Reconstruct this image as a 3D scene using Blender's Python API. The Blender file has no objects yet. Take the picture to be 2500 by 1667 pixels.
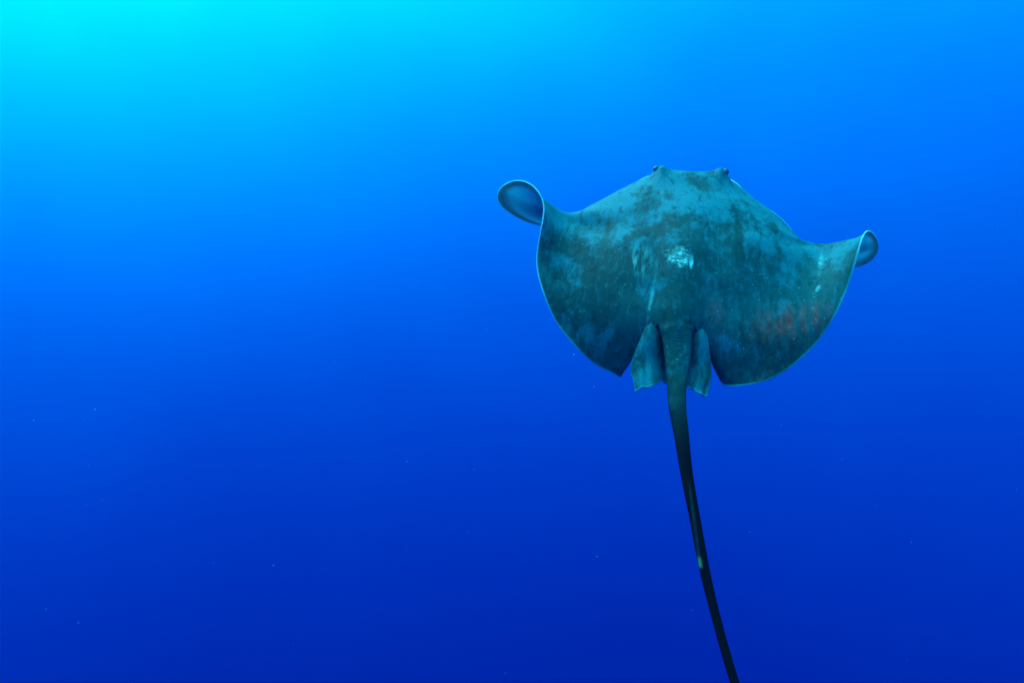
import bpy, bmesh, math, random
import numpy as np
from mathutils import Matrix, Vector, noise as mnoise

# ------------------------------------------------------------------ camera, water light, sun, exposure
scene = bpy.context.scene
COL = scene.collection
R = math.radians

cam_data = bpy.data.cameras.new('camera')
cam_data.sensor_width = 36.0
cam_data.lens = 25.704
cam_data.clip_start = 0.05
cam_data.clip_end = 500.0
cam = bpy.data.objects.new('camera', cam_data)
COL.objects.link(cam)
cam.location = (0.0, 0.0, 0.0)
cam.rotation_euler = (R(90), 0.0, 0.0)
scene.camera = cam

GLOW = Vector((-0.57, 0.58, 0.60)).normalized()      # where the surface light is strongest, up and to the left
SUN_DIR = Vector((-0.28, 0.46, 0.84)).normalized()

# open water: its radiance falls off exponentially with depth of view, green faster than blue
world = bpy.data.worlds.new('World')
scene.world = world
world.use_nodes = True
wn, wl = world.node_tree.nodes, world.node_tree.links
wn.clear()


def wmath(op, a, b=None):
    n = wn.new('ShaderNodeMath'); n.operation = op
    for i, v in enumerate((a, b)):
        if v is None: continue
        if isinstance(v, (int, float)): n.inputs[i].default_value = v
        else: wl.new(v, n.inputs[i])
    return n.outputs[0]


geo = wn.new('ShaderNodeTexCoord')
nrm = wn.new('ShaderNodeVectorMath'); nrm.operation = 'NORMALIZE'
wl.new(geo.outputs['Generated'], nrm.inputs[0])
sep = wn.new('ShaderNodeSeparateXYZ'); wl.new(nrm.outputs[0], sep.inputs[0])
dot = wn.new('ShaderNodeVectorMath'); dot.operation = 'DOT_PRODUCT'
wl.new(nrm.outputs[0], dot.inputs[0]); dot.inputs[1].default_value = GLOW
glow = wmath('POWER', wmath('MAXIMUM', dot.outputs['Value'], 0.0), 4.0)
level = wmath('ADD', wmath('ADD', wmath('MULTIPLY', sep.outputs['Z'], 3.9), wmath('MULTIPLY', glow, 1.36)), -2.65)
wv = wn.new('ShaderNodeTexNoise'); wv.inputs['Scale'].default_value = 3.4; wv.inputs['Detail'].default_value = 5.0; wv.inputs['Roughness'].default_value = 0.55
wl.new(nrm.outputs[0], wv.inputs['Vector'])
level = wmath('ADD', level, wmath('MULTIPLY', wmath('SUBTRACT', wv.outputs['Fac'], 0.5), 0.42))
grn = wmath('MULTIPLY', wmath('EXPONENT', level), 1.0)
blu = wmath('MULTIPLY', wmath('EXPONENT', wmath('ADD', wmath('MULTIPLY', level, 0.40), 0.66)), 1.0)
comb = wn.new('ShaderNodeCombineColor')
comb.inputs[0].default_value = 0.0
wl.new(grn, comb.inputs[1]); wl.new(blu, comb.inputs[2])
bg = wn.new('ShaderNodeBackground'); wl.new(comb.outputs[0], bg.inputs['Color']); bg.inputs['Strength'].default_value = 1.0
wout = wn.new('ShaderNodeOutputWorld'); wl.new(bg.outputs[0], wout.inputs['Surface'])

sun_data = bpy.data.lights.new('sun', 'SUN')
sun_data.energy = 5.0
sun_data.angle = R(40)
sun_data.color = (0.38, 0.62, 1.0)
sun = bpy.data.objects.new('sun', sun_data)
COL.objects.link(sun)
sun.rotation_euler = (-SUN_DIR).to_track_quat('-Z', 'Y').to_euler()

vs = scene.view_settings
vs.view_transform = 'Standard'
vs.look = 'None'
vs.exposure = 0.0
vs.gamma = 1.0
vs.use_curve_mapping = False
scene.cycles.use_denoising = True
scene.cycles.volume_bounces = 1
scene.cycles.max_bounces = 6

# ------------------------------------------------------------------ node helpers


class Mat:
    def __init__(self, name):
        self.m = bpy.data.materials.new(name); self.m.use_nodes = True
        self.n, self.l = self.m.node_tree.nodes, self.m.node_tree.links
        self.n.clear()
        self.out = self.n.new('ShaderNodeOutputMaterial')
        self.co = self.n.new('ShaderNodeTexCoord').outputs['Object']

    def link(self, v, sock):
        if v is None: return
        if hasattr(v, 'is_linked'): self.l.new(v, sock)
        elif isinstance(v, (tuple, list)) and len(v) == 3 and sock.type == 'RGBA': sock.default_value = (*v, 1.0)
        else: sock.default_value = v

    def math(self, op, a, b=None, clamp=False):
        n = self.n.new('ShaderNodeMath'); n.operation = op; n.use_clamp = clamp
        self.link(a, n.inputs[0]); self.link(b, n.inputs[1])
        return n.outputs[0]

    def step(self, v, lo, hi, a=0.0, b=1.0):
        n = self.n.new('ShaderNodeMapRange'); n.interpolation_type = 'SMOOTHSTEP'
        for s, x in zip(range(5), (v, lo, hi, a, b)): self.link(x, n.inputs[s])
        return n.outputs[0]

    def place(self, loc=(0, 0, 0), scale=(1, 1, 1), rot=0.0, src=None):
        n = self.n.new('ShaderNodeMapping'); n.vector_type = 'TEXTURE'
        n.inputs['Location'].default_value = loc; n.inputs['Scale'].default_value = scale
        n.inputs['Rotation'].default_value = (0, 0, rot)
        self.l.new(src or self.co, n.inputs['Vector'])
        return n.outputs[0]

    def noise(self, scale, detail=4.0, rough=0.55, src=None, dist=0.0):
        n = self.n.new('ShaderNodeTexNoise')
        n.inputs['Scale'].default_value = scale; n.inputs['Detail'].default_value = detail
        n.inputs['Roughness'].default_value = rough; n.inputs['Distortion'].default_value = dist
        self.l.new(src or self.co, n.inputs['Vector'])
        return n.outputs['Fac']

    def blob(self, loc, size, rot=0.0, soft=0.0):
        """1 at loc, 0 outside an ellipse in the body plane"""
        n = self.n.new('ShaderNodeVectorMath'); n.operation = 'LENGTH'
        self.l.new(self.place(loc, (*size, 10.0), rot), n.inputs[0])
        return self.step(n.outputs['Value'], 1.0, soft)

    def mix(self, f, a, b):
        n = self.n.new('ShaderNodeMix'); n.data_type = 'RGBA'; n.clamp_factor = True
        self.link(f, n.inputs['Factor']); self.link(a, n.inputs['A']); self.link(b, n.inputs['B'])
        return n.outputs['Result']

    def attr(self, name):
        n = self.n.new('ShaderNodeAttribute'); n.attribute_name = name
        return n.outputs['Fac']

    def skin(self, color, rough, bump=None, strength=0.2, distance=0.01, spec=0.3, sss=0.0):
        b = self.n.new('ShaderNodeBsdfPrincipled')
        self.link(color, b.inputs['Base Color']); self.link(rough, b.inputs['Roughness'])
        b.inputs['Specular IOR Level'].default_value = spec
        if sss:
            b.inputs['Subsurface Weight'].default_value = sss
            b.inputs['Subsurface Radius'].default_value = (0.02, 0.03, 0.03)
            b.inputs['Subsurface Scale'].default_value = 1.0
        if bump is not None:
            k = self.n.new('ShaderNodeBump'); k.inputs['Strength'].default_value = strength
            k.inputs['Distance'].default_value = distance
            self.l.new(bump, k.inputs['Height']); self.l.new(k.outputs[0], b.inputs['Normal'])
        self.l.new(b.outputs[0], self.out.inputs['Surface'])
        return self.m


# ------------------------------------------------------------------ the stingray's own control points (metres; x right, y forward, z dorsal)
# each wing row runs from the trunk edge out to the fin margin; rows go from snout to rear lobe
LEFT = [
    [[-0.0588, 0.8406, -0.16], [-0.069, 0.84, -0.1442], [-0.0792, 0.8395, -0.1437], [-0.0844, 0.8392, -0.1543], [-0.0879, 0.839, -0.17]],
    [[-0.1557, 0.6348, 0.05], [-0.1693, 0.6488, 0.0299], [-0.1829, 0.6629, 0.0021], [-0.1898, 0.6701, -0.0122], [-0.1945, 0.6749, -0.02]],
    [[-0.1687, 0.4631, 0.08], [-0.2171, 0.4769, 0.065], [-0.2713, 0.5061, 0.035], [-0.2966, 0.511, 0.022], [-0.3197, 0.505, 0.014]],
    [[-0.1665, 0.3191, 0.1], [-0.2545, 0.3368, 0.085], [-0.3626, 0.38, 0.042], [-0.4088, 0.3849, 0.015], [-0.4453, 0.3826, -0.015]],
    [[-0.164, 0.187, 0.115], [-0.2816, 0.23, 0.09], [-0.4365, 0.3118, 0.03], [-0.5008, 0.3412, -0.03], [-0.5588, 0.3513, -0.1]],
    [[-0.1617, 0.0716, 0.125], [-0.307, 0.1288, 0.09], [-0.5132, 0.2427, 0.03], [-0.6149, 0.298, -0.07], [-0.7252, 0.393, -0.17]],
    [[-0.158, -0.0259, 0.13], [-0.3241, 0.0378, 0.095], [-0.5588, 0.1781, 0.045], [-0.7075, 0.2153, 0.11], [-0.8807, 0.31, -0.0]],
    [[-0.1543, -0.1101, 0.13], [-0.3232, -0.0572, 0.1], [-0.5557, 0.1193, 0.055], [-0.6573, 0.1516, 0.13], [-0.7584, 0.1774, 0.2]],
    [[-0.1509, -0.1797, 0.125], [-0.3219, -0.1433, 0.095], [-0.5355, -0.0128, 0.055], [-0.5975, 0.0058, 0.12], [-0.6274, 0.039, 0.19]],
    [[-0.1475, -0.2471, 0.12], [-0.3195, -0.2321, 0.085], [-0.5083, -0.1894, 0.05], [-0.5763, -0.182, 0.075], [-0.621, -0.1569, 0.1]],
    [[-0.1427, -0.3014, 0.11], [-0.3091, -0.317, 0.07], [-0.4596, -0.3478, 0.035], [-0.5099, -0.3594, 0.03], [-0.545, -0.3593, 0.03]],
    [[-0.1378, -0.3565, 0.1], [-0.2388, -0.4042, 0.059], [-0.3399, -0.4518, 0.0033], [-0.3919, -0.4764, -0.0247], [-0.4265, -0.4927, -0.04]],
    [[-0.1318, -0.4076, 0.09], [-0.1905, -0.4583, 0.0383], [-0.2492, -0.5091, -0.0318], [-0.2794, -0.5352, -0.0684], [-0.2995, -0.5526, -0.09]],
    [[-0.1227, -0.4493, 0.075], [-0.1595, -0.4886, 0.0199], [-0.1963, -0.528, -0.051], [-0.2153, -0.5482, -0.0878], [-0.2279, -0.5617, -0.11]],
]
RIGHT = [
    [[0.0529, 0.8628, -0.16], [0.0642, 0.8665, -0.1442], [0.0755, 0.8703, -0.1437], [0.0813, 0.8722, -0.1543], [0.0852, 0.8735, -0.17]],
    [[0.0886, 0.662, 0.05], [0.1087, 0.6826, 0.0299], [0.1287, 0.7033, 0.0021], [0.139, 0.7139, -0.0122], [0.1459, 0.721, -0.02]],
    [[0.0928, 0.5051, 0.08], [0.1472, 0.5136, 0.06], [0.2013, 0.5226, 0.035], [0.2332, 0.5287, 0.022], [0.2603, 0.5263, 0.014]],
    [[0.0859, 0.3599, 0.1], [0.1844, 0.361, 0.085], [0.2843, 0.3894, 0.045], [0.3321, 0.4008, 0.022], [0.3745, 0.3962, 0.005]],
    [[0.0786, 0.2294, 0.115], [0.2322, 0.26, 0.09], [0.3825, 0.2817, 0.03], [0.4742, 0.3087, -0.04], [0.556, 0.3406, -0.12]],
    [[0.0724, 0.1126, 0.125], [0.2634, 0.1903, 0.09], [0.4578, 0.2376, 0.02], [0.6089, 0.2915, -0.08], [0.753, 0.3979, -0.2]],
    [[0.0674, 0.0137, 0.13], [0.2841, 0.12, 0.095], [0.5233, 0.1988, 0.04], [0.6375, 0.1873, 0.085], [0.7727, 0.3015, -0.02]],
    [[0.0633, -0.0717, 0.13], [0.2713, 0.0294, 0.1], [0.5179, 0.1551, 0.045], [0.5896, 0.127, 0.115], [0.6348, 0.111, 0.19]],
    [[0.0603, -0.1425, 0.125], [0.2533, -0.0668, 0.095], [0.4714, 0.0013, 0.05], [0.542, -0.028, 0.1], [0.5869, -0.0396, 0.155]],
    [[0.0574, -0.2109, 0.12], [0.2369, -0.1699, 0.085], [0.4124, -0.1664, 0.05], [0.4893, -0.1976, 0.06], [0.5403, -0.2032, 0.07]],
    [[0.0524, -0.267, 0.11], [0.2072, -0.2768, 0.07], [0.3429, -0.3463, 0.045], [0.4059, -0.3725, 0.03], [0.453, -0.3758, 0.015]],
    [[0.0432, -0.3271, 0.1], [0.1394, -0.3942, 0.0601], [0.2356, -0.4612, 0.0063], [0.285, -0.4957, -0.0205], [0.318, -0.5187, -0.035]],
    [[0.0284, -0.3866, 0.09], [0.0786, -0.4527, 0.046], [0.1288, -0.5188, -0.0129], [0.1547, -0.5528, -0.043], [0.1719, -0.5755, -0.06]],
    [[0.0104, -0.44, 0.075], [0.0495, -0.4698, 0.0284], [0.0887, -0.4995, -0.0315], [0.1088, -0.5148, -0.0621], [0.1222, -0.525, -0.08]],
]
TAIL = [
    [[-0.1083, -0.4869, 0.062], [0.006, -0.464, 0.062], 0.034],
    [[-0.0977, -0.515, 0.05], [0.0046, -0.4945, 0.05], 0.036],
    [[-0.0867, -0.5715, 0.036], [0.0044, -0.5532, 0.036], 0.034],
    [[-0.07, -0.6838, 0.022], [-0.0022, -0.6701, 0.022], 0.03],
    [[-0.0566, -0.7983, 0.018], [-0.0002, -0.787, 0.018], 0.026],
    [[-0.0352, -0.8956, 0.014], [0.0118, -0.8862, 0.014], 0.022],
    [[-0.0091, -1.0339, 0.01], [0.0285, -1.0263, 0.01], 0.018],
    [[0.0246, -1.1865, 0.004], [0.0556, -1.1803, 0.004], 0.016],
    [[0.0568, -1.3379, -0.002], [0.0853, -1.3322, -0.002], 0.014],
    [[0.0942, -1.4727, -0.01], [0.1181, -1.4679, -0.01], 0.012],
    [[0.1473, -1.6401, -0.02], [0.1699, -1.6356, -0.02], 0.0095],
    [[0.2128, -1.7996, -0.03], [0.2301, -1.7961, -0.03], 0.007],
    [[0.2822, -1.952, -0.04], [0.2948, -1.9495, -0.04], 0.0045],
    [[0.3588, -2.1044, -0.05], [0.3639, -2.1034, -0.05], 0.002],
]
PELVIC_L = [
    [[-0.088, -0.3067, 0.05], [-0.1103, -0.3177, 0.06], [-0.1294, -0.3178, 0.065], [-0.1483, -0.3041, 0.062], [-0.1639, -0.2794, 0.05]],
    [[-0.0846, -0.4324, 0.02], [-0.1064, -0.4539, 0.045], [-0.1283, -0.4673, 0.06], [-0.1496, -0.4628, 0.062], [-0.1668, -0.4494, 0.05]],
    [[-0.0717, -0.509, -0.03], [-0.09, -0.5368, -0.005], [-0.1234, -0.5627, 0.015], [-0.1633, -0.5749, 0.015], [-0.1968, -0.5802, 0.005]],
    [[-0.0667, -0.5624, -0.045], [-0.0847, -0.5874, -0.022], [-0.1202, -0.6249, 0.0], [-0.1565, -0.6402, -0.0], [-0.1877, -0.6473, -0.012]],
    [[-0.0622, -0.619, -0.055], [-0.0825, -0.6317, -0.03], [-0.1169, -0.6844, -0.005], [-0.1499, -0.6942, -0.008], [-0.1713, -0.711, -0.02]],
]
PELVIC_R = [
    [[-0.0334, -0.2958, 0.05], [-0.0133, -0.3076, 0.06], [0.0042, -0.3142, 0.065], [0.0228, -0.3118, 0.062], [0.0428, -0.2991, 0.05]],
    [[-0.0179, -0.419, 0.02], [0.0024, -0.4408, 0.045], [0.0206, -0.4526, 0.06], [0.0406, -0.4506, 0.062], [0.0586, -0.4389, 0.05]],
    [[-0.0093, -0.5132, -0.03], [0.0136, -0.5325, -0.005], [0.0351, -0.5473, 0.015], [0.0595, -0.5465, 0.015], [0.0814, -0.5448, 0.005]],
    [[-0.0076, -0.5709, -0.045], [0.0154, -0.5934, -0.022], [0.038, -0.6169, 0.0], [0.0607, -0.6202, 0.0], [0.084, -0.6125, -0.012]],
    [[-0.0075, -0.608, -0.055], [0.0082, -0.639, -0.03], [0.0276, -0.6727, -0.005], [0.0505, -0.6881, -0.006], [0.0752, -0.6824, -0.02]],
]
STING = [
    [0.0159, -1.0617, 0.024],
    [0.0363, -1.1947, 0.021],
    [0.0567, -1.3277, 0.017],
    [0.0635, -1.3552, 0.014],
]
EYE_L = [-0.1761, 0.6007, 0.075]
EYE_R = [0.1062, 0.6392, 0.075]
SCAR = [-0.0677, -0.1439, 0.15]
SCAR2 = [-0.2216, -0.1549, 0.11]
RED_SPOT = [0.3493, -0.4264, 0.03]
RED_MORE = [[[0.0161, -0.4721, 0.03], [0.03, 0.075], 0.7], [[0.0823, -0.3591, 0.06], [0.05, 0.09], 0.45]]
SCAR_TAG = [-0.0236, -0.1654, 0.14]
LINES = [[[0.4946, 0.0465, 0.06], [0.014, 0.1294], -3.32, 0.35], [[0.469, -0.119, 0.045], [0.012, 0.0523], -3.451, 0.45], [[-0.1562, -0.3498, 0.09], [0.011, 0.1272], -3.194, 0.32], [[-0.1504, -0.2031, 0.11], [0.008, 0.0628], -3.175, 0.2]]
ORIGIN_W = [0.7395, 3.0, 0.3084]
AXIS_X = [0.979916, -0.142017, -0.139988]
AXIS_Y = [0.199393, 0.687905, 0.697875]
AXIS_Z = [-0.002811, -0.711771, 0.702406]

BODY_ORIGIN = Vector(ORIGIN_W)
BODY_AXES = Matrix((AXIS_X, AXIS_Y, AXIS_Z)).transposed()


def spline(pts, n):
    """natural cubic spline through pts at unit knots, n samples"""
    p = np.asarray(pts, float); m = len(p)
    A = np.zeros((m, m)); rhs = np.zeros_like(p)
    A[0, 0] = A[-1, -1] = 1
    for i in range(1, m - 1):
        A[i, i - 1:i + 2] = (1, 4, 1); rhs[i] = 6 * (p[i + 1] - 2 * p[i] + p[i - 1])
    M = np.linalg.solve(A, rhs)
    t = np.linspace(0, m - 1, n); i = np.minimum(t.astype(int), m - 2); u = (t - i)[:, None]
    return ((1 - u) * p[i] + u * p[i + 1] + ((1 - u) ** 3 - (1 - u)) * M[i] / 6 + (u ** 3 - u) * M[i + 1] / 6)


def knot_spline(k, y, x):
    """natural cubic spline through y at knots k, sampled at x"""
    m = len(k); h = np.diff(k); A = np.zeros((m, m)); rhs = np.zeros_like(y)
    A[0, 0] = A[-1, -1] = 1
    for i in range(1, m - 1):
        A[i, i - 1], A[i, i], A[i, i + 1] = h[i - 1], 2 * (h[i - 1] + h[i]), h[i]
        rhs[i] = 6 * ((y[i + 1] - y[i]) / h[i] - (y[i] - y[i - 1]) / h[i - 1])
    M = np.linalg.solve(A, rhs)
    i = np.clip(np.searchsorted(k, x, side='right') - 1, 0, m - 2)
    a = ((k[i + 1] - x) / h[i])[:, None]; b = 1 - a; hh = (h[i] ** 2)[:, None] / 6
    return a * y[i] + b * y[i + 1] + ((a ** 3 - a) * M[i] + (b ** 3 - b) * M[i + 1]) * hh


def linear(vals, n):
    v = np.asarray(vals, float)
    return np.interp(np.linspace(0, len(v) - 1, n), np.arange(len(v)), v)


def smooth01(x):
    x = np.clip(x, 0, 1); return x * x * (3 - 2 * x)


NT, NS, NU, NTAIL = 170, 72, 28, 260


def build_body(mats):
    verts, edge, tailpos, thick = [], [], [], []

    def add(p, e, tp, th):
        verts.append(p); edge.append(e); tailpos.append(tp); thick.append(th)
        return len(verts) - 1

    quads = []
    env = np.interp(np.linspace(0, 13, NT), [0, 1, 3, 7, 11, 13], [0.02, 0.06, 0.11, 0.13, 0.07, 0.03])
    dome = np.interp(np.linspace(0, 13, NT), [0, 1, 2, 4, 7, 10, 13], [0.01, -0.004, 0.004, 0.02, 0.03, 0.028, 0.03])
    eL, eR = spline([r[0] for r in LEFT], NT), spline([r[0] for r in RIGHT], NT)
    # trunk and tail strip
    tl = spline([LEFT[-1][0]] + [t[0] for t in TAIL], NTAIL + 1)[1:]
    tr = spline([RIGHT[-1][0]] + [t[1] for t in TAIL], NTAIL + 1)[1:]
    rad = linear([0.03] + [t[2] for t in TAIL], NTAIL + 1)[1:]
    us = np.sin(np.linspace(-1, 1, NU + 1) * math.pi / 2) * 0.35 + np.linspace(-1, 1, NU + 1) * 0.65
    trunk = []
    for i in range(NT):
        row = []
        for u in us:
            p = eL[i] * (1 - u) / 2 + eR[i] * (1 + u) / 2
            p = p + np.array([0, 0, dome[i] * (1 - u * u)])
            row.append(add(p, 0.0, 0.0, env[i] * (1 + 0.2 * (1 - u * u))))
        trunk.append(row)
    for i in range(NTAIL):
        row = []
        f = i / NTAIL
        blend = smooth01(f / 0.06)
        for u in us:
            p = tl[i] * (1 - u) / 2 + tr[i] * (1 + u) / 2
            c = math.sqrt(max(0.0, 1 - u * u))
            c = (1 - blend) * (1 - u * u) + blend * c ** 0.6
            lip = 0.006 * math.exp(-((abs(u) - 0.88) / 0.07) ** 2) * (1 - smooth01(f / 0.22)) * blend
            thorn = 0.004 * max(0.0, math.sin(i * 1.3)) * math.exp(-(u / 0.16) ** 2) * (1 - smooth01(f / 0.4)) * blend
            p = p + np.array([0, 0, rad[i] * c + lip + thorn])
            row.append(add(p, 0.0, 0.02 + 0.98 * f, (1 - blend) * 0.03 + blend * (2.0 * rad[i] * c + 0.0015)))
        trunk.append(row)
    for i in range(len(trunk) - 1):
        for j in range(NU):
            quads.append((trunk[i][j], trunk[i + 1][j], trunk[i + 1][j + 1], trunk[i][j + 1]))
    # wings
    wings = {}
    for side, rows, col in (('L', LEFT, 0), ('R', RIGHT, NU)):
        ctrl = np.array([spline(c, NT) for c in zip(*rows)])          # knots x NT x 3
        ss = 1 - (1 - np.arange(NS + 1) / NS) ** 1.25
        W = knot_spline(np.array((0, .35, .7, .88, 1.0)), ctrl.reshape(5, -1), ss).reshape(NS + 1, NT, 3)
        G = []
        for i in range(NT):
            row = [trunk[i][col]]
            for j in range(1, NS + 1):
                s = ss[j]
                p = W[j, i]; z = p[2]
                tq = i / (NT - 1)
                wav = 0.004 * smooth01((s - 0.75) / 0.25) * math.sin(tq * 61 + col) * smooth01((tq - 0.55) / 0.1)
                wav += 0.004 * (mnoise.noise(Vector((p[0] * 7, p[1] * 7, 3.1))))
                th = 0.0055 + (env[i] - 0.0055) * (1 - s) ** 1.8
                row.append(add(np.array([p[0], p[1], z + wav]), s, 0.0, th))
            G.append(row)
        wings[side] = G
        for i in range(NT - 1):
            for j in range(NS):
                q = (G[i][j], G[i + 1][j], G[i + 1][j + 1], G[i][j + 1])
                quads.append(q[::-1] if side == 'L' else q)
    V = np.array(verts); edge = np.array(edge); tailpos = np.array(tailpos); thick = np.array(thick)
    Q = np.array(quads)
    E = np.concatenate([Q[:, [0, 1]], Q[:, [1, 2]], Q[:, [2, 3]], Q[:, [3, 0]]])
    Es = np.sort(E, axis=1)
    uniq, inv, cnt = np.unique(Es, axis=0, return_inverse=True, return_counts=True)
    bmask = cnt[inv] == 1
    BE = E[bmask]
    boundary = np.zeros(len(V), bool); boundary[BE.ravel()] = True
    pinned = boundary | (tailpos > 0.10)
    deg = np.bincount(uniq.ravel(), minlength=len(V))[:, None]

    def nbr_mean(X):
        S = np.zeros_like(X)
        np.add.at(S, uniq[:, 0], X[uniq[:, 1]]); np.add.at(S, uniq[:, 1], X[uniq[:, 0]])
        return S / deg
    for _ in range(24):
        M = nbr_mean(V); V = np.where(pinned[:, None], V, V * 0.5 + M * 0.5)
    # brows over the eyes, low back ridge, thorn line
    for e in (EYE_L, EYE_R):
        d2 = (((V[:, :2] - np.array(e[:2])) / (0.036, 0.050)) ** 2).sum(1)
        V[:, 2] += 0.027 * np.exp(-d2 * 1.0) * (tailpos == 0)
    # normals
    fn = np.cross(V[Q[:, 2]] - V[Q[:, 0]], V[Q[:, 3]] - V[Q[:, 1]])
    vn = np.zeros_like(V)
    for k in range(4): np.add.at(vn, Q[:, k], fn)
    vn /= np.linalg.norm(vn, axis=1, keepdims=True) + 1e-12
    if vn[:, 2].mean() < 0:
        vn = -vn; Q = Q[:, ::-1]; BE = BE[:, ::-1]
    T = thick.copy()
    for _ in range(12): T = np.where(tailpos > 0.012, T, 0.5 * T + 0.5 * nbr_mean(T[:, None])[:, 0])
    T = np.where(boundary & (tailpos == 0), np.minimum(T, 0.0056), T)
    bot = V - vn * T[:, None]
    n = len(V)
    out = V - nbr_mean(V)
    out /= np.linalg.norm(out, axis=1, keepdims=True) + 1e-12
    bidx = np.flatnonzero(boundary); mmap = {int(v): 2 * n + k for k, v in enumerate(bidx)}
    mid = (V[bidx] + bot[bidx]) / 2 + out[bidx] * np.minimum(T[bidx], 0.008)[:, None] * 0.35
    allv = np.concatenate([V, bot, mid])
    faces = [tuple(map(int, q)) for q in Q] + [tuple(int(x) + n for x in q[::-1]) for q in Q]
    mi = [0] * len(Q) + [1] * len(Q)
    for a, b in BE:
        a, b = int(a), int(b)
        faces.append((b, a, mmap[a], mmap[b])); faces.append((mmap[b], mmap[a], a + n, b + n))
        mi += [2, 2] if edge[a] + edge[b] > 0.4 else [0, 0]
    me = bpy.data.meshes.new('body')
    me.from_pydata(allv.tolist(), [], faces)
    me.polygons.foreach_set('material_index', mi)
    me.polygons.foreach_set('use_smooth', [True] * len(faces))
    for nm, a in (('edge', edge), ('tailpos', tailpos)):
        at = me.attributes.new(nm, 'FLOAT', 'POINT')
        at.data.foreach_set('value', np.concatenate([a, a, a[bidx]]))
    for m in mats: me.materials.append(m)
    me.update()
    return me


def build_sheet(name, rows, mats, nr=40, nc=36, t0=0.02, t1=0.006):
    """a fin blade from a net of control points, with a pale free edge"""
    cols = [spline(c, nr) for c in zip(*rows)]
    V = np.array([spline([c[i] for c in cols], nc) for i in range(nr)]).reshape(-1, 3)
    idx = lambda i, j: i * nc + j
    for i in range(nr):
        for j in range(nc):
            V[idx(i, j)][2] += 0.003 * math.sin(j * 0.7 + i * 0.05) * (i / nr) ** 2
    Q = np.array([(idx(i, j), idx(i, j + 1), idx(i + 1, j + 1), idx(i + 1, j)) for i in range(nr - 1) for j in range(nc - 1)])
    fn = np.cross(V[Q[:, 2]] - V[Q[:, 0]], V[Q[:, 3]] - V[Q[:, 1]]); vn = np.zeros_like(V)
    for k in range(4): np.add.at(vn, Q[:, k], fn)
    vn /= np.linalg.norm(vn, axis=1, keepdims=True)
    if vn[:, 2].mean() < 0: vn = -vn; Q = Q[:, ::-1]
    fr = np.repeat(np.linspace(0, 1, nr), nc); gr = np.tile(np.linspace(0, 1, nc), nr)
    T = t1 + (t0 - t1) * (1 - fr) * (4 * gr * (1 - gr))
    n = len(V); allv = np.concatenate([V, V - vn * T[:, None]])
    faces = [tuple(map(int, q)) for q in Q] + [tuple(int(x) + n for x in q[::-1]) for q in Q]
    mi = [0] * len(Q) + [1] * len(Q)
    loop = [idx(0, j) for j in range(nc)] + [idx(i, nc - 1) for i in range(1, nr)] + [idx(nr - 1, j) for j in range(nc - 2, -1, -1)] + [idx(i, 0) for i in range(nr - 2, 0, -1)]
    for a, b in zip(loop, loop[1:] + loop[:1]):
        faces.append((b, a, a + n, b + n)); mi.append(2)
    me = bpy.data.meshes.new(name); me.from_pydata(allv.tolist(), [], faces)
    me.polygons.foreach_set('material_index', mi); me.polygons.foreach_set('use_smooth', [True] * len(faces))
    for nm, a in (('edge', np.minimum(1.0, fr * 1.03)), ('tailpos', fr * 0)):
        at = me.attributes.new(nm, 'FLOAT', 'POINT'); at.data.foreach_set('value', np.concatenate([a, a]))
    for m in mats: me.materials.append(m)
    bm = bmesh.new(); bm.from_mesh(me); bmesh.ops.recalc_face_normals(bm, faces=bm.faces); bm.to_mesh(me); bm.free()
    return me


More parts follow.
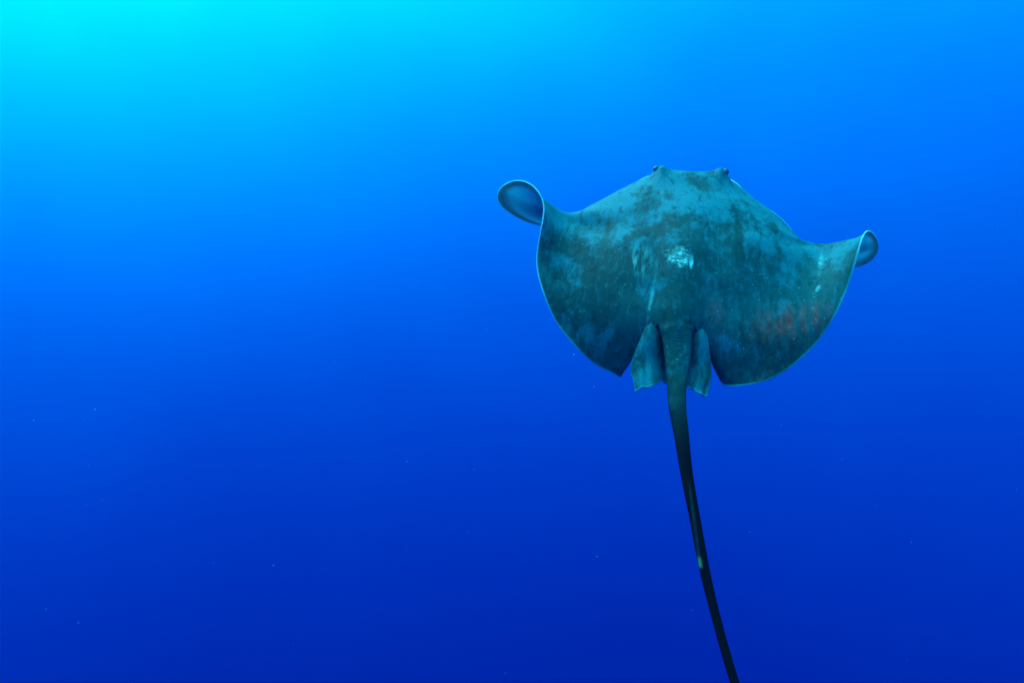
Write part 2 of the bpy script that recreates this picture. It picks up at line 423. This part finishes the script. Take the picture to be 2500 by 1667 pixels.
# ------------------------------------------------------------------ skins
def dorsal_skin(name='dorsal_skin', light_lift=0.0):
    m = Mat(name)
    edge, tail = m.attr('edge'), m.attr('tailpos')
    fwd = m.n.new('ShaderNodeSeparateXYZ'); m.l.new(m.co, fwd.inputs[0])
    warp = m.noise(3.2, 3.0, 0.6, m.place(scale=(1.0, 1.5, 1.0)), 0.2)
    patch = m.noise(8.0, 6.0, 0.68, m.place(scale=(0.9, 1.45, 1.0)), 0.15)
    fine = m.noise(36.0, 5.0, 0.7, m.place(scale=(0.85, 1.5, 1.0)))
    grit = m.noise(170.0, 2.0, 0.6)
    streak = m.noise(24.0, 5.0, 0.65, m.place(scale=(0.5, 3.0, 1.0)), 0.1)
    col = m.mix(m.step(warp, 0.35, 0.68), (0.006, 0.060, 0.058), (0.010, 0.098, 0.102))
    # pale mottling with dark islands; forward and outer fins paler, light painted in
    front_light = m.step(fwd.outputs['Y'], -0.22, 0.28, -0.07, 0.085)  # light on the slopes put into the colour: paler forward, darker rearward
    outer_light = m.math('MULTIPLY', m.step(edge, 0.40, 0.72), m.step(fwd.outputs['Y'], -0.06, 0.12, 0.0, 0.10))  # outer forward fins raised further, their brighter light painted in
    front_light = m.math('ADD', front_light, outer_light)
    pale = m.step(m.math('ADD', patch, m.math('ADD', front_light, light_lift)), 0.46, 0.64)
    col = m.mix(m.math('MULTIPLY', pale, 0.75), col, (0.008, 0.215, 0.270))
    isl = m.step(m.noise(17.0, 4.0, 0.62, m.place((2.3, 0.7, 0.0), (0.85, 1.55, 1.0)), 0.3), 0.545, 0.66)
    outer = m.math('MULTIPLY', m.step(edge, 0.40, 0.72), m.step(fwd.outputs['Y'], -0.06, 0.12))
    isl = m.math('MULTIPLY', isl, m.step(outer, 0.0, 1.0, 1.0, 0.12))
    col = m.mix(m.math('MULTIPLY', isl, 0.6), col, (0.005, 0.040, 0.044))
    col = m.mix(m.math('MULTIPLY', m.step(streak, 0.53, 0.70), 0.38), col, (0.010, 0.185, 0.215))
    col = m.mix(m.math('MULTIPLY', m.step(streak, 0.46, 0.33), 0.45), col, (0.005, 0.038, 0.042))
    col = m.mix(m.math('MULTIPLY', m.step(fine, 0.53, 0.66), 0.28), col, (0.014, 0.225, 0.255))
    col = m.mix(m.math('MULTIPLY', m.step(fine, 0.46, 0.33), 0.30), col, (0.005, 0.034, 0.037))
    # reddish skin as if strobe-lit, painted on one fin's rear and pelvic fin base
    strobe_red = m.math('MULTIPLY', m.blob(RED_SPOT, (0.33, 0.20), -2.35, 0.25), m.step(m.noise(13.0, 5.0, 0.65, m.place(scale=(0.35, 2.6, 1.0)), 0.2), 0.42, 0.58))
    for loc, size, k in RED_MORE:
        strobe_red = m.math('MAXIMUM', strobe_red, m.math('MULTIPLY', m.blob(loc, size, 0.0, 0.2), k))
    col = m.mix(m.math('MULTIPLY', strobe_red, 0.8), col, m.mix(m.step(fine, 0.4, 0.62), (0.45, 0.045, 0.040), (0.80, 0.10, 0.08)))
    # old scars: a bright scuffed patch on the back and lines beside it
    rough_spots = m.step(m.noise(52.0, 5.0, 0.8), 0.43, 0.66)
    torn = m.math('ADD', m.math('MULTIPLY', m.blob(SCAR, (0.095, 0.100), 0.0, 0.0), 0.75), m.math('MULTIPLY', m.noise(22.0, 5.0, 0.8), 1.5))
    scar = m.math('MULTIPLY', m.step(torn, 1.04, 1.34), m.step(rough_spots, 0.10, 1.0, 0.16, 1.0))
    scar = m.math('MAXIMUM', scar, m.math('MULTIPLY', m.blob(SCAR_TAG, (0.011, 0.050), 0.0, 0.2), m.step(m.noise(70.0, 2.0), 0.35, 0.6, 0.3, 0.95)))
    scar = m.math('MAXIMUM', scar, m.math('MULTIPLY', m.blob(SCAR2, (0.075, 0.13), 0.1, 0.1), m.math('MULTIPLY', m.step(streak, 0.46, 0.62), 0.30)))
    broken = m.step(m.noise(26.0, 5.0, 0.75), 0.36, 0.62)
    for loc, size, rot, k in LINES:
        scar = m.math('MAXIMUM', scar, m.math('MULTIPLY', m.blob(loc, size, rot, 0.1), m.math('MULTIPLY', broken, k)))
    col = m.mix(scar, col, (0.35, 0.78, 0.74))
    # small pale flecks
    vor = m.n.new('ShaderNodeTexVoronoi'); vor.inputs['Scale'].default_value = 38.0; m.l.new(m.co, vor.inputs['Vector'])
    fleck = m.math('MULTIPLY', m.step(vor.outputs['Distance'], 0.14, 0.05), m.step(m.noise(6.0, 2.0), 0.48, 0.60))
    col = m.mix(m.math('MULTIPLY', fleck, 0.7), col, (0.12, 0.48, 0.50))
    # thin, slightly paler last few millimetres of the fins
    col = m.mix(m.step(edge, 0.985, 1.0, 0.0, 0.55), col, (0.08, 0.46, 0.50))
    # the whip of the tail is nearly black
    col = m.mix(m.step(tail, 0.20, 0.50, 0.0, 1.0), col, (0.002, 0.003, 0.004))
    bump = m.math('ADD', m.math('MULTIPLY', grit, 0.35), m.math('ADD', m.math('MULTIPLY', fine, 0.9), m.math('MULTIPLY', scar, 0.9)))
    return m.skin(col, 0.6, bump, 0.5, 0.006, 0.02)


def ventral_skin():
    m = Mat('ventral_skin')
    edge = m.attr('edge')
    blotch = m.noise(4.0, 1.5, 0.4, m.place((0.35, 0.2, 0.0), (1.2, 1.0, 1.0)), 0.3)
    col = m.mix(m.step(blotch, 0.36, 0.62), (0.06, 0.20, 0.28), (0.18, 0.48, 0.58))
    col = m.mix(m.step(edge, 0.955, 0.995), col, (0.14, 0.15, 0.16))
    return m.skin(col, 0.55, m.noise(60.0, 4.0), 0.2, 0.004, 0.06, 0.5)


def pale_rim():
    m = Mat('pale_fin_rim')
    col = m.mix(m.step(m.noise(30.0, 4.0), 0.35, 0.65), (0.16, 0.54, 0.58), (0.26, 0.80, 0.84))
    return m.skin(col, 0.5, None, spec=0.06, sss=0.4)


def plain(name, c, rough, spec=0.5, vary=0.0):
    m = Mat(name)
    col = m.mix(m.step(m.noise(90.0, 3.0), 0.4, 0.6), tuple(x * (1 - vary) for x in c), c)
    return m.skin(col, rough, None, spec=spec)


DORSAL, VENTRAL, RIM = dorsal_skin(), ventral_skin(), pale_rim()
PELVIC = dorsal_skin('pelvic_fin_skin', 0.14)  # paler copy; light on the upward-facing fins put into the colour

# ------------------------------------------------------------------ stingray
ray = bpy.data.objects.new('stingray', None)
COL.objects.link(ray)
ray.matrix_world = Matrix.Translation(BODY_ORIGIN) @ BODY_AXES.to_4x4()
ray['label'] = 'large mottled stingray swimming away with curled fin tips and long dark tail'
ray['category'] = 'stingray'


def part(name, me, parent, loc=None, rot=None, label=None):
    o = bpy.data.objects.new(name, me); COL.objects.link(o); o.parent = parent
    if loc is not None: o.location = loc
    if rot is not None: o.rotation_euler = rot
    if label: o['label'] = label
    return o


body = part('body', build_body((DORSAL, VENTRAL, RIM)), ray)
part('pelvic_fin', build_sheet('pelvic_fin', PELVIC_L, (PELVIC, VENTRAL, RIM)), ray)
part('pelvic_fin', build_sheet('pelvic_fin', PELVIC_R, (PELVIC, VENTRAL, RIM)), ray, label='pelvic fin with strobe-lit red painted along its inner side')


def eye_mesh():
    me = bpy.data.meshes.new('eye'); bm = bmesh.new()
    bmesh.ops.create_uvsphere(bm, u_segments=24, v_segments=16, radius=0.0135)
    for f in bm.faces: f.smooth = True
    for v in bm.verts: v.co.y *= 1.35
    bm.to_mesh(me); bm.free()
    return me


em = eye_mesh(); em.materials.append(plain('eyeball', (0.02, 0.10, 0.12), 0.35, 0.1, 0.3))
pm = bpy.data.meshes.new('pupil'); bm = bmesh.new()
bmesh.ops.create_uvsphere(bm, u_segments=20, v_segments=12, radius=0.007)
for f in bm.faces: f.smooth = True
bm.to_mesh(pm); bm.free(); pm.materials.append(plain('pupil_black', (0.004, 0.004, 0.005), 0.08, 0.6))
for e, sgn in ((EYE_L, -1), (EYE_R, 1)):
    eo = part('eye', em, ray, (e[0] + sgn * 0.017, e[1] - 0.002, e[2] - 0.010))
    part('pupil', pm, eo, (sgn * 0.0072, -0.003, 0.002))


def sting_mesh():
    """flattened, serrated tail spine tapering to a point"""
    n, me = 60, bpy.data.meshes.new('tail_spine')
    c = spline(STING, n); vs_, fs = [], []
    for i in range(n):
        f = i / (n - 1)
        w = 0.0052 * (0.55 + 0.45 * math.sin(min(1, f * 3) * math.pi / 2)) * (1 - smooth01((f - 0.80) / 0.2) * 0.93)
        w *= 1 + 0.10 * (i % 2)
        d = c[min(i + 1, n - 1)] - c[max(i - 1, 0)]; d /= np.linalg.norm(d)
        side = np.cross(d, (0, 0, 1)); side /= np.linalg.norm(side); up = np.cross(side, d)
        for a in range(8):
            an = a * math.pi / 4
            vs_.append(c[i] + side * math.cos(an) * w + up * math.sin(an) * w * 0.55)
        if i:
            for a in range(8):
                b = (a + 1) % 8
                fs.append((8 * i - 8 + a, 8 * i - 8 + b, 8 * i + b, 8 * i + a))
    fs.append(tuple(range(8))); fs.append(tuple(range(8 * n - 1, 8 * n - 9, -1)))
    me.from_pydata([tuple(map(float, v)) for v in vs_], [], fs)
    bm = bmesh.new(); bm.from_mesh(me); bmesh.ops.recalc_face_normals(bm, faces=bm.faces); bm.to_mesh(me); bm.free()
    me.polygons.foreach_set('use_smooth', [True] * len(me.polygons))
    return me


sm = sting_mesh()
ms = Mat('tail_spine_bone')
yy = ms.n.new('ShaderNodeSeparateXYZ'); ms.l.new(ms.co, yy.inputs[0])
tipc = ms.step(yy.outputs['Y'], STING[2][1] + 0.012, STING[2][1] - 0.006)
sm.materials.append(ms.skin(ms.mix(tipc, ms.mix(ms.step(ms.noise(40.0, 3.0), 0.4, 0.6), (0.004, 0.011, 0.014), (0.006, 0.018, 0.022)), (0.035, 0.14, 0.08)), 0.4, ms.noise(120.0, 2.0), 0.3, 0.003, 0.02))
part('tail_spine', sm, ray, label='pale venomous spine lying on the black tail')

# ------------------------------------------------------------------ drifting specks in the water
rng = random.Random(11)
verts, faces = [], []
ico = bmesh.new(); bmesh.ops.create_icosphere(ico, subdivisions=1, radius=1.0)
iv = [v.co.copy() for v in ico.verts]; ico.verts.index_update(); ifc = [tuple(v.index for v in f.verts) for f in ico.faces]; ico.free()
for k in range(1000):
    y = 0.9 + 6.5 * rng.random() ** 0.8
    x = rng.uniform(-0.95, 0.95) * y; z = rng.uniform(-0.68, 0.68) * y
    r = 0.00050 * math.exp(rng.gauss(0, 0.40)) * (0.55 + 0.22 * y)
    sc = Vector((rng.uniform(0.6, 1.4), rng.uniform(0.6, 1.4), rng.uniform(0.6, 1.6))) * r
    b0 = len(verts)
    verts += [(x + v.x * sc.x, y + v.y * sc.y, z + v.z * sc.z) for v in iv]
    faces += [tuple(i + b0 for i in f) for f in ifc]
me = bpy.data.meshes.new('marine_snow'); me.from_pydata(verts, [], faces)
me.materials.append(plain('plankton_speck', (0.85, 0.85, 0.80), 0.7, 0.2, 0.3))
snow = bpy.data.objects.new('marine_snow', me); COL.objects.link(snow)
snow['kind'] = 'stuff'; snow['label'] = 'tiny pale specks drifting in the blue water'; snow['category'] = 'plankton'

# ------------------------------------------------------------------ the sea itself: an even, bluish veil around camera and ray
bm = bmesh.new(); bmesh.ops.create_cube(bm, size=1.0)
for v in bm.verts: v.co = Vector((v.co.x * 60.0, -4.0 + (v.co.y + 0.5) * 16.0, v.co.z * 30.0))
me = bpy.data.meshes.new('haze'); bm.to_mesh(me); bm.free()
hm = bpy.data.materials.new('sea_water_haze'); hm.use_nodes = True
hn = hm.node_tree.nodes; hn.clear()
ho = hn.new('ShaderNodeOutputMaterial'); pv = hn.new('ShaderNodeVolumePrincipled')
pv.inputs['Color'].default_value = (0.003, 0.06, 0.42, 1.0)
pv.inputs['Absorption Color'].default_value = (0.0, 0.80, 0.90, 1.0)
pv.inputs['Density'].default_value = 0.012
pv.inputs['Anisotropy'].default_value = 0.35
hm.node_tree.links.new(pv.outputs[0], ho.inputs['Volume'])
me.materials.append(hm)
haze = bpy.data.objects.new('haze', me); COL.objects.link(haze)
haze['kind'] = 'stuff'; haze['label'] = 'clear blue open sea water all around the stingray'; haze['category'] = 'water'
